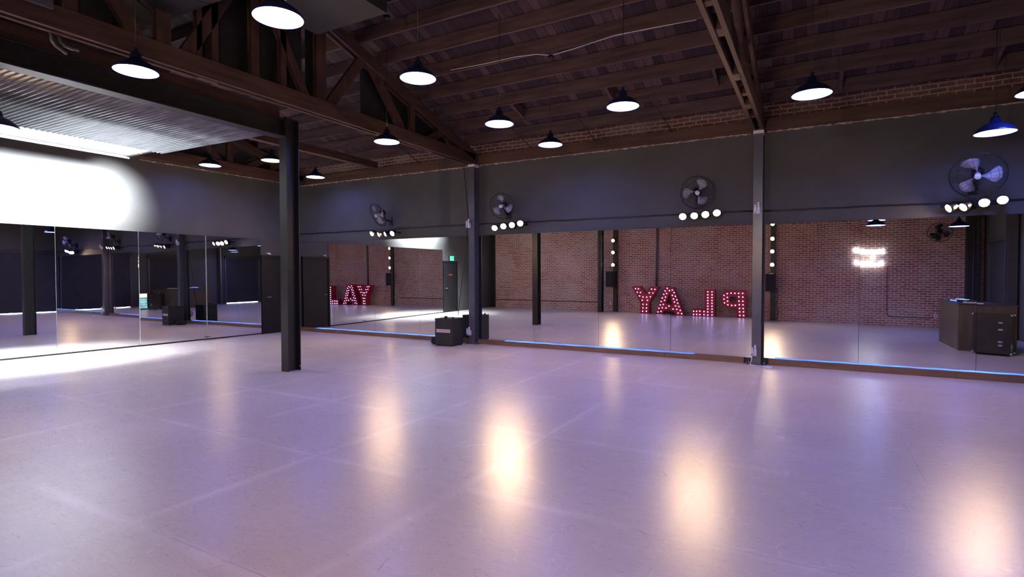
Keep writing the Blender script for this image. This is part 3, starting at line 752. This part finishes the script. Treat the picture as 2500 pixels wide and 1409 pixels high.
# ------------------------------------------------------------ wall fans
def wall_fan(hub, nrm, dia, rot, lab, wall_y, dark=False):
    nrm = Vector(nrm).normalized(); mat = frame(hub, nrm)
    t = thing('wall_fan', lab, 'fan', mat=mat)
    r = dia / 2
    cg = MB()
    cg.tube([(r * math.cos(k * math.pi / 24), r * math.sin(k * math.pi / 24), 0) for k in range(48)], .009, 6, closed=True)
    for rr, z in ((.72, .045), (.45, .07)):
        cg.tube([(r * rr * math.cos(k * math.pi / 16), r * rr * math.sin(k * math.pi / 16), z) for k in range(32)], .0022, 4, closed=True)
    for k in range(24):
        t_ = k * math.pi / 12; cx, sx = math.cos(t_), math.sin(t_)
        cg.tube([(r * cx, r * sx, 0), (r * .8 * cx, r * .8 * sx, .045), (r * .45 * cx, r * .45 * sx, .07), (.05 * cx, .05 * sx, .075)], .0016, 4)
        cg.tube([(r * cx, r * sx, 0), (r * .8 * cx, r * .8 * sx, -.075), (.07 * cx, .07 * sx, -.09)], .0016, 4)
    part('cage', cg, M['black_gloss'], t)
    for b in range(3):
        a0 = rot + b * 2 * math.pi / 3; vs = []; n = 8; prof = []
        for i in range(n + 1):
            s_ = i / n; rad = .05 + (r * .84 - .05) * s_
            half = .16 + .52 * math.sin(min(1., s_ * 1.05) * math.pi * .62) ** 1.4
            lead, trail = a0 + half * (1.0 - .1 * s_) + .18 * s_, a0 - half * .62 + .25 * s_
            if i == n: lead -= .16; trail += .28
            for f_ in (0, .5, 1):
                an = lead + (trail - lead) * f_
                vs.append((rad * math.cos(an), rad * math.sin(an), -.025 + .055 * (f_ - .5) + .012 * math.sin(f_ * math.pi)))
        fs = [(3 * i + j, 3 * i + j + 1, 3 * i + j + 4, 3 * i + j + 3) for i in range(n) for j in range(2)]
        o = part('blade', MB().add(vs, fs, 0, True), M['black_gloss'] if dark else M['blade'], t)
        md = o.modifiers.new('thickness', 'SOLIDIFY'); md.thickness = .003
    part('hub', MB().lathe([(.001, .082), (.036, .080), (.042, .07), (.04, .02), (.035, -.06)], 20), M['black_gloss'] if dark else M['white_plastic'], t)
    part('motor', MB().lathe([(.05, -.06), (.075, -.08), (.078, -.16), (.05, -.20), (.001, -.205)], 20), M['black_gloss'], t)
    back = Vector(hub) - nrm * .16
    s = 1 if wall_y > 5 else -1
    arm = MB().tube([back, Vector((back.x, back.y + s * .03, back.z - .16)), Vector((back.x, wall_y - s * .03, back.z - .2))], .022, 8)
    part('arm', arm, M['black_gloss'], t, world=True)
    part('wall_bracket', MB().box(back.x - .06, back.x + .06, min(wall_y, wall_y - s * .03), max(wall_y, wall_y - s * .03), back.z - .3, back.z - .1), M['black_gloss'], t, world=True)
    return t
h = on('Y', 10.35, 923, 525); wall_fan(h, (-.30, -.84, -.45), .62, 1.9, 'leftmost black wall fan, turned to the left above four small lamps', YW)
h = on('Y', 10.40, 1225, 503); wall_fan(h, (.15, -.95, -.25), .56, 1.45, 'black wall fan with pale blades beside the left grey wall column', YW)
h = on('Y', 10.40, 1702, 470); wall_fan(h, (.25, -.93, -.25), .58, .85, 'black wall fan with pale blades over the middle mirrors', YW)
h = on('Y', 10.35, 2387, 428); wall_fan(h, (-.15, -.9, -.42), .66, 1.75, 'black wall fan with pale blades at the far right', YW)
wall_fan((3.42, -.28, 3.05), (-.15, .9, -.35), .62, 1.2, 'dark wall fan on the brick wall seen in the right mirror', YB, True)

# ------------------------------------------------------------ wiring on the long wall
def run(x0, x1, z0, z1, lab):
    rnd = random.Random(int(x0 * 7)); n = 22; pts = []
    for i in range(n + 1):
        f_ = i / n; pts.append((x0 + (x1 - x0) * f_, YW - .014, z0 + (z1 - z0) * f_ - .012 * abs(math.sin(f_ * math.pi * 6)) * rnd.random()))
    cable(pts, .013, M['black_gloss'], lab, 'cable', 'wall_cable', 'black cables along the long wall')
run(-13.0, -7.06, 2.78, 2.79, 'black cable along the wall above the left back mirrors')
run(-6.88, -1.0, 2.79, 2.76, 'black cable along the wall above the middle back mirrors')
run(-.83, 4.5, 2.75, 2.71, 'black cable along the wall above the right back mirrors')
def outlet(c, lab, dx=.0):
    t = thing('outlet_box', lab, 'outlet', c)
    part('box', MB().box(-.05, .05, -.025, .025, -.055, .055), M['white_plastic'], t)
    part('plug', MB().box(-.04, -.005, -.055, -.025, -.02, .10), M['white_plastic'], t)
    part('plug', MB().box(.01, .045, -.055, -.025, .0, .14), M['white_plastic'], t)
    part('socket', MB().box(-.035, -.015, -.03, -.024, -.045, -.025), M['black_gloss'], t)
outlet((-7.03, 10.53, 2.75), 'white outlet box high on the grey column behind the black case')
outlet((-.92, 10.53, 2.74), 'white outlet box high on the right grey wall column')
outlet((-7.02, 10.53, .26), 'white outlet low on the grey column beside the black case')
outlet((-.95, 10.53, .22), 'white outlet with two plugs low on the right grey wall column')
cable([(-.97, 10.49, .17), (-.98, 10.47, .08), (-1.0, 10.44, .02), (-.9, 10.38, .012), (-.78, 10.33, .012)], .008, M['white_plastic'], 'pale cord looping on the floor at the right wall column')
solo('power_brick', MB().box(-.07, .07, -.03, .03, 0, .035), M['white_plastic'], 'small white adapter lying on the floor at the right wall column', 'adapter', origin=(-.70, 10.28, .001))
cable([(-7.27, 10.7, 4.12), (-7.2, 10.68, 3.6), (-7.1, 10.62, 3.0), (-7.05, 10.56, 2.86)], .007, M['black_gloss'], 'thin black cord dropping from the roof to the left wall column')
cable([(-7.09, 10.56, 2.70), (-7.10, 10.55, 2.2), (-7.2, 10.5, 1.4), (-7.29, 10.47, .66)], .007, M['black_gloss'], 'thin black cord dropping from the outlet to the black case')
solo('cable_coil', MB().tube([(-7.16 + .045 * math.cos(k * .5), 10.70 + .004 * k / 12, 2.76 + .045 * math.sin(k * .5)) for k in range(38)], .009, 6), M['black_gloss'], 'coil of black cable beside the left wall column', 'cable')

# ------------------------------------------------------------ black case and bag
t = thing('equipment_case', 'black equipment case with two pale stripes in front of the left wall column', 'case', (-7.32, 10.15, 0), R(4))
part('cabinet', MB().box(-.23, .23, -.22, .25, .02, .60), M['black'], t)
part('lid', MB().box(-.235, .235, -.225, .255, .60, .62), M['black_gloss'], t)
for z in (.345, .305): part('stripe', MB().box(-.195, .17, -.2245, -.22, z, z + .034), M['stripe'], t, label='pinkish pale stripe')
part('knob', MB().tube([(-.02, -.1, .62), (-.02, -.1, .67)], .035, 12), M['black_gloss'], t)
part('knob', MB().tube([(.18, -.12, .62), (.18, -.12, .655)], .02, 12), M['black_gloss'], t)
part('latch', MB().box(-.16, -.145, -.227, -.22, .215, .23), M['chrome'], t)
for x in (-.19, .19):
    for y in (-.17, .2): part('foot', MB().box(x - .03, x + .03, y - .03, y + .03, 0, .02), M['black_gloss'], t)
t = thing('black_bag', 'limp black bag lying left of the equipment case', 'bag', (-7.72, 10.25, 0))
mb = MB(); mb.lathe([(.001, 0), (.09, .0), (.125, .04), (.12, .09), (.085, .135), (.03, .16), (.001, .165)], 18, 0, Matrix.Translation((0, -.02, 0)) @ Matrix.Rotation(.2, 4, 'Z') @ Matrix.Diagonal((1.1, 1.3, 1, 1)))
part('body', mb, M['fabric'], t)
part('strap', MB().tube([(-.08, -.12, .05), (-.03, -.16, .15), (.05, -.13, .16), (.09, -.1, .07)], .012, 6), M['fabric'], t)

# ------------------------------------------------------------ marquee letters
LET = {
 'Y': ([[(-6.406, 1.069), (-6.095, 1.086), (-5.837, .763), (-5.684, 1.077), (-5.346, 1.066), (-5.718, .435), (-5.725, 0), (-6.063, 0), (-6.074, .448)]],
  [(-6.279, .984), (-6.162, .979), (-5.635, .975), (-5.502, .966), (-6.206, .841), (-6.076, .834), (-5.727, .826), (-5.584, .822), (-6.115, .696), (-5.977, .659), (-5.825, .655), (-5.682, .673), (-6.003, .528), (-5.798, .532), (-5.975, .367), (-5.828, .366), (-5.974, .225), (-5.834, .225), (-5.987, .092), (-5.836, .097)]),
 'A': ([[(-5.092, 1.097), (-4.779, 1.075), (-4.375, 0), (-4.688, 0), (-4.763, .174), (-5.146, .150), (-5.184, 0), (-5.464, 0)], [(-4.937, .811), (-5.073, .419), (-4.803, .416)]],
  [(-5.029, 1.015), (-4.832, .981), (-5.104, .913), (-4.942, .924), (-4.763, .885), (-5.05, .81), (-5.159, .779), (-4.83, .775), (-4.712, .745), (-5.092, .675), (-5.214, .633), (-4.787, .642), (-4.656, .608), (-5.127, .544), (-5.256, .495), (-4.751, .52), (-4.624, .48), (-5.174, .384), (-5.29, .359), (-4.705, .371), (-4.579, .351), (-4.955, .325), (-5.212, .253), (-5.341, .227), (-5.068, .246), (-4.8, .248), (-4.658, .241), (-4.526, .205), (-5.384, .084), (-5.26, .11), (-4.609, .099), (-4.475, .078)]),
 'L': ([[(-3.629, 1.022), (-3.282, 1.027), (-3.274, 0), (-4.087, 0), (-4.082, .276), (-3.617, .28)]],
  [(-3.525 + .0009 * i, z) for i, z in enumerate((.934, .821, .715, .606, .5, .393, .287, .178, .063))] + [(-3.374 + .0009 * i, z) for i, z in enumerate((.936, .824, .718, .61, .504, .397, .291, .183, .067))] +
  [(-4.031, .189), (-3.921, .192), (-3.804, .2), (-3.653, .188), (-4.03, .066), (-3.92, .07), (-3.803, .068), (-3.652, .069)]),
 'P': ([[(-2.215, 1.0), (-2.206, 0), (-2.492, 0), (-2.501, .354), (-2.791, .356), (-2.926, .404), (-3.014, .525), (-3.049, .689), (-3.017, .855), (-2.931, .963), (-2.816, 1.002)],
        [(-2.505, .782), (-2.503, .548), (-2.63, .545), (-2.735, .593), (-2.765, .675), (-2.727, .757), (-2.651, .783)]],
  [(-2.315, .897), (-2.447, .895), (-2.58, .893), (-2.709, .897), (-2.84, .878), (-2.953, .809), (-2.836, .739), (-2.952, .671), (-2.826, .599), (-2.933, .533), (-2.815, .464), (-2.682, .445), (-2.559, .449), (-2.442, .763), (-2.307, .76), (-2.437, .611), (-2.305, .608), (-2.424, .479), (-2.298, .478), (-2.416, .343), (-2.292, .344), (-2.409, .221), (-2.281, .223), (-2.404, .089), (-2.276, .087)])}
bulb_me = MB().ball((0, 0, 0), .019, 8).mesh('bulb', M['letter_bulb'])
for ch, (loops, bulbs) in LET.items():
    cx = sum(p[0] for p in loops[0]) / len(loops[0]); yf = .10
    t = thing('marquee_letter', 'red marquee letter %s lit by white bulbs in front of the brick wall' % ch, 'letter', (cx, 0, 0), 0, 'lit red letters spelling PLAY')
    part('body', MB().poly(loops, lambda x, z, d: Vector((x - cx, yf - .03 - d, z)), .32), M['red'], t)
    rim = MB()
    for l in loops:
        n = len(l); ctr = Vector((sum(p[0] for p in l) / n, sum(p[1] for p in l) / n))
        for i in range(n):
            p, q_ = l[i], l[(i + 1) % n]
            rim.bar((p[0] - cx, yf - .012, p[1]), (q_[0] - cx, yf - .012, q_[1]), .05, .012, up=(0, 0, 1) if abs(p[0] - q_[0]) > .02 else (1, 0, 0))
    part('rim', rim, M['red'], t)
    for x, z in bulbs:
        o = bpy.data.objects.new('bulb', bulb_me); COL.objects.link(o); o.parent = t; o.location = (x - cx, yf - .02, z)

# ------------------------------------------------------------ neon sign on the brick wall
t = thing('neon_sign', 'white neon sign of two script lines and a heart on the brick wall', 'neon sign', (1.56, -.60, 2.29))
part('acrylic_panel', MB().box(-.50, .50, -.004, .002, -.32, .31), M['acrylic'], t)
def script(seed, n, x0, x1, z, amp):
    rnd = random.Random(seed); pts = []; w_ = (x1 - x0) / n
    for k in range(n):
        tall = amp * (1.7 if k in (0, n - 1) or rnd.random() < .2 else 1.0); lead = w_ * .75
        for j in range(12):
            th = 2 * math.pi * j / 12
            pts.append((x0 + w_ * k + w_ * j / 12 + lead * .5 * math.sin(th), .03, z - tall * .5 * math.cos(th) + tall * .5 - amp * .5))
    return pts
part('script_line', MB().tube(script(3, 9, .45, -.44, .19, .085), .011, 6), M['neon'], t, label='upper line of white script')
part('script_line', MB().tube(script(8, 8, .42, -.42, -.23, .095), .011, 6), M['neon'], t, label='lower line of white script')
hp = [(.12 + .0035 * 16 * math.sin(k * math.pi / 12) ** 3, .03, .005 + .0035 * (13 * math.cos(k * math.pi / 12) - 5 * math.cos(k * math.pi / 6) - 2 * math.cos(k * math.pi / 4) - math.cos(k * math.pi / 3))) for k in range(24)]
part('heart', MB().tube(hp, .010, 6, closed=True), M['neon'], t)
for x in (-.46, .46):
    for z in (-.28, .27): part('standoff', MB().tube([(x, -.05, z), (x, .012, z)], .01, 8), M['chrome'], t)
cable([(2.08, -.63, 1.98), (2.09, -.635, 1.2), (2.10, -.635, .40), (2.16, -.635, .31), (2.6, -.635, .30), (3.2, -.635, .29), (3.36, -.635, .34)], .010, M['black_gloss'], 'black cord from the neon sign down to the outlet by the booth')
for x, z, lab in ((3.40, .37, 'white outlet on the brick wall beside the dark booth'), (-7.57, .34, 'white outlet on the brick wall left of the letters')):
    t = thing('wall_outlet', lab, 'outlet', (x, YB + .012, z))
    part('plate', MB().box(-.04, .04, -.012, .006, -.06, .06), M['white_plastic'], t)
    for zz in (-.025, .025): part('socket', MB().box(-.014, .014, .006, .009, zz - .012, zz + .012), M['black_gloss'], t)
solo('wall_pipe', MB().tube([(-5.62, YB + .05, 1.0), (-5.60, YB + .05, 3.0), (-5.58, YB + .05, 4.9)], .045, 12), M['steel_grey'], 'grey vertical pipe on the brick wall behind the letter Y', 'pipe')
cable([(-13.2, -.63, .36), (-10, -.63, .352), (-7.95, -.63, .355)], .014, M['steel_grey'], 'thin conduit low along the brick wall left of the columns', 'conduit', 'wall_conduit')
for x in (.03, .13): solo('wall_pipe', MB().tube([(x, YB + .012, 1.35), (x, YB + .012, 3.8)], .010, 8), M['pale_pipe'], 'slim vertical conduit on the brick wall left of the neon sign, %s of a pair' % ('left' if x > .1 else 'right'), 'pipe')

# ------------------------------------------------------------ DJ booth with a road case
t = thing('dj_booth', 'dark brown dj booth along the right wall, seen in the right mirror', 'booth', (3.1, 5.5, 0))
part('front_panel', MB().box(2.72, 2.75, 4.31, 6.38, 0, 1.0), M['booth'], t, world=True)
part('side_panel', MB().add([(2.72, 6.38, 0), (3.60, 6.74, 0), (3.60, 6.74, 1.0), (2.72, 6.38, 1.0), (2.73, 6.35, 0), (3.61, 6.71, 0), (3.61, 6.71, 1.0), (2.73, 6.35, 1.0)],
     [(0, 1, 2, 3), (7, 6, 5, 4), (0, 4, 5, 1), (1, 5, 6, 2), (2, 6, 7, 3), (3, 7, 4, 0)]), M['booth'], t, world=True)
part('side_panel', MB().box(2.75, 3.6, 4.31, 4.34, 0, 1.0), M['booth'], t, world=True)
part('worktop', MB().add([(2.70, 4.29, 1.0), (3.62, 4.29, 1.0), (3.62, 6.76, 1.0), (2.70, 6.40, 1.0), (2.70, 4.29, 1.025), (3.62, 4.29, 1.025), (3.62, 6.76, 1.025), (2.70, 6.40, 1.025)],
     [(3, 2, 1, 0), (4, 5, 6, 7), (0, 1, 5, 4), (1, 2, 6, 5), (2, 3, 7, 6), (3, 0, 4, 7)]), M['black'], t, world=True)
e = Vector((.88, .36, 0)).normalized(); nrm = Vector((-.36, .88, 0)).normalized()
c0 = Vector((2.72, 6.38, 0)) + e * .62 + nrm * .05
t = thing('road_case', 'black road case with bright metal corners standing before the booth', 'case', mat=frame(c0 + nrm * .16, (0, 0, 1), up=nrm))
w_, d_, h_ = .30, .15, .84
m4 = t.matrix_basis
part('cabinet', MB().box(-w_, w_, -d_, d_, .04, h_), M['case'], t)
for x in (-1, 1):
    for y in (-1, 1):
        for z in (.05, h_ - .01): part('corner', MB().ball((x * w_, y * d_, z), .022, 8), M['chrome'], t)
        part('caster', MB().tube([(x * (w_ - .06), y * (d_ - .05) - .015, .025), (x * (w_ - .06), y * (d_ - .05) + .015, .025)], .024, 10), M['black_gloss'], t)
for z in (.2, .27, .52, .66): part('latch', MB().box(.10, .17, d_, d_ + .006, z, z + .03), M['chrome'], t).location = (0, 0, 0)
for z in (.2, .27, .52, .66): part('latch', MB().box(.10, .17, -d_ - .006, -d_, z, z + .03), M['chrome'], t)
t = thing('dj_controller', 'blue lit dj controller on top of the dark booth', 'dj controller', (3.0, 5.2, 1.026))
part('chassis', MB().box(-.16, .16, -.36, .36, 0, .05), M['black_gloss'], t)
part('jog_wheel', MB().lathe([(.09, .05), (.09, .062), (.001, .065)], 20, 0, Matrix.Translation((0, -.2, 0))), M['screen_blue'], t)
part('jog_wheel', MB().lathe([(.09, .05), (.09, .062), (.001, .065)], 20, 0, Matrix.Translation((0, .2, 0))), M['screen_blue'], t)
part('button_row', MB().box(-.165, -.16, -.34, .34, .015, .04), M['screen_blue'], t)
t = thing('laptop', 'closed dark laptop on a pale stack at the end of the booth', 'laptop', (3.02, 6.1, 1.026))
part('base', MB().box(-.14, .14, -.19, .19, .0, .03), M['white_plastic'], t)
part('lid', MB().box(-.13, .13, -.18, .18, .03, .055), M['black_gloss'], t)
t = thing('stool', 'slim black stool standing behind the dark booth', 'stool', (4.05, 6.4, 0))
part('seat', MB().lathe([(.001, .74), (.17, .74), (.18, .72), (.17, .70), (.001, .70)], 20), M['black_gloss'], t)
for k in range(4):
    a_ = k * math.pi / 2 + .5; part('leg', MB().tube([(.1 * math.cos(a_), .1 * math.sin(a_), .70), (.2 * math.cos(a_), .2 * math.sin(a_), .0)], .012, 8), M['black_gloss'], t)
part('foot_ring', MB().tube([(.165 * math.cos(k * .2618), .165 * math.sin(k * .2618), .25) for k in range(24)], .009, 6, closed=True), M['chrome'], t)

# ------------------------------------------------------------ right wall: roll-up doors, cooler, post (seen in the mirrors only)
def rollup(name, y0, y1, h, lab, gap=.035, s1=None):
    o = struct(name, MB().box(XR - .05, XR - .03, y0, y1, gap, h), M['curtain'], lab)
    part('head_box', MB().box(XR - .12, XR, y0 - .05, y1 + .05, h, h + .16), M['black'], o)
    part('side_guide', MB().box(XR - .07, XR, y0 - .05, y0, 0, h), M['steel_grey'], o)
    part('side_guide', MB().box(XR - .07, XR, y1, y1 + .05, 0, h), M['steel_grey'], o)
    g_ = part('daylight_slot', MB().box(XR - .028, XR - .02, y0 + .03, (s1 or y1) - .03, .004, gap + .05), M['gap'], o, label='bright daylight under the roll-up door')
    return o
rollup('door_3', 7.6, 10.45, 2.66, 'dark roll-up door nearest the mirror wall with daylight under it')
rollup('door_4', 4.55, 6.45, 2.66, 'dark roll-up door behind the booth with a little daylight under it', .02, 5.3)
rollup('door_5', .3, 2.35, 2.66, 'dark roll-up door near the brick wall with daylight under it', .045)
t = thing('steel_column', 'dark steel column on the right wall behind the booth', 'column', (4.46, 2.68, 0))
part('shaft', h_beam(MB(), 0, 0, 0, 4.4, .2, .2), M['steel_grey'], t)
part('base_plate', MB().box(-.13, .13, -.13, .13, 0, .012), M['steel_grey'], t)
t = thing('black_post', 'dark post in the corner of the brick wall behind the booth', 'post', (4.30, -.5, 0))
part('shaft', MB().box(-.17, .17, -.14, .14, 0, 4.2), M['black'], t)
part('conduit', MB().tube([(-.02, .16, .1), (-.02, .16, 3.2)], .012, 8), M['steel_grey'], t)
t = thing('beverage_cooler', 'small glowing drinks cooler with a red lit header by the right wall', 'cooler', (4.05, 7.10, 0))
part('cabinet', MB().box(-.14, .20, -.22, .22, .02, .82), M['black_gloss'], t)
part('header_sign', MB().box(-.15, -.14, -.20, .20, .60, .80), M['cooler_red'], t, label='red lit header')
dr = part('glass_door', MB().box(-.15, -.14, -.20, .20, .05, .57), M['cooler_glass'], t, label='pale green lit glass door')
for z in (.17, .30, .43): part('shelf', MB().box(-.155, -.15, -.19, .19, z, z + .012), M['steel_grey'], dr)

# ------------------------------------------------------------ ceiling cable with junction box
def roof_pt(u, v, dz=0.0):
    d = on('Y', 1, u, v) - Vector((0, 0, CAM_H)); k = (4.45 + .31 * 10.67 - CAM_H) / (d.z + .31 * d.y); p = Vector((0, 0, CAM_H)) + d * k
    return p + Vector((0, 0, dz))
cable([roof_pt(u, v, -.01) for u, v in ((1100, 170), (1180, 155), (1260, 137), (1310, 131), (1345, 134), (1400, 118), (1500, 85), (1600, 65), (1700, 47))], .006, M['white_plastic'], 'pale cable sagging along a joist in the middle bay')
for u, v, lab in ((1345, 134, 'dark round junction box on a joist in the middle bay'), (944, 36, 'dark round junction box under the roof right of the duct box')):
    p = roof_pt(u, v); solo('junction_box', MB().tube([p + Vector((0, 0, -.075)), p + Vector((0, 0, -.02))], .055, 14), M['black_gloss'], lab, 'junction box')

# ------------------------------------------------------------ small things on the left truss
for pix, lab in (([(124, 79), (127, 100), (136, 112), (150, 122), (163, 132)], 'pale bent conduit under the left truss chord, left of a pair'),
                 ([(141, 83), (148, 103), (158, 112), (175, 119), (192, 123)], 'pale bent conduit under the left truss chord, right of a pair')):
    cable([on('X', -7.09, u, v) for u, v in pix], .018, M['steel_grey'], lab, 'conduit', 'bent_conduit')
p = on('X', -6.86, 99, 5)
solo('junction_box', MB().box(p.x - .03, p.x + .02, p.y - .12, p.y + .10, p.z - .03, p.z + .05), M['steel_grey'], 'grey box on the left truss chord at the top left of the photo', 'junction box')
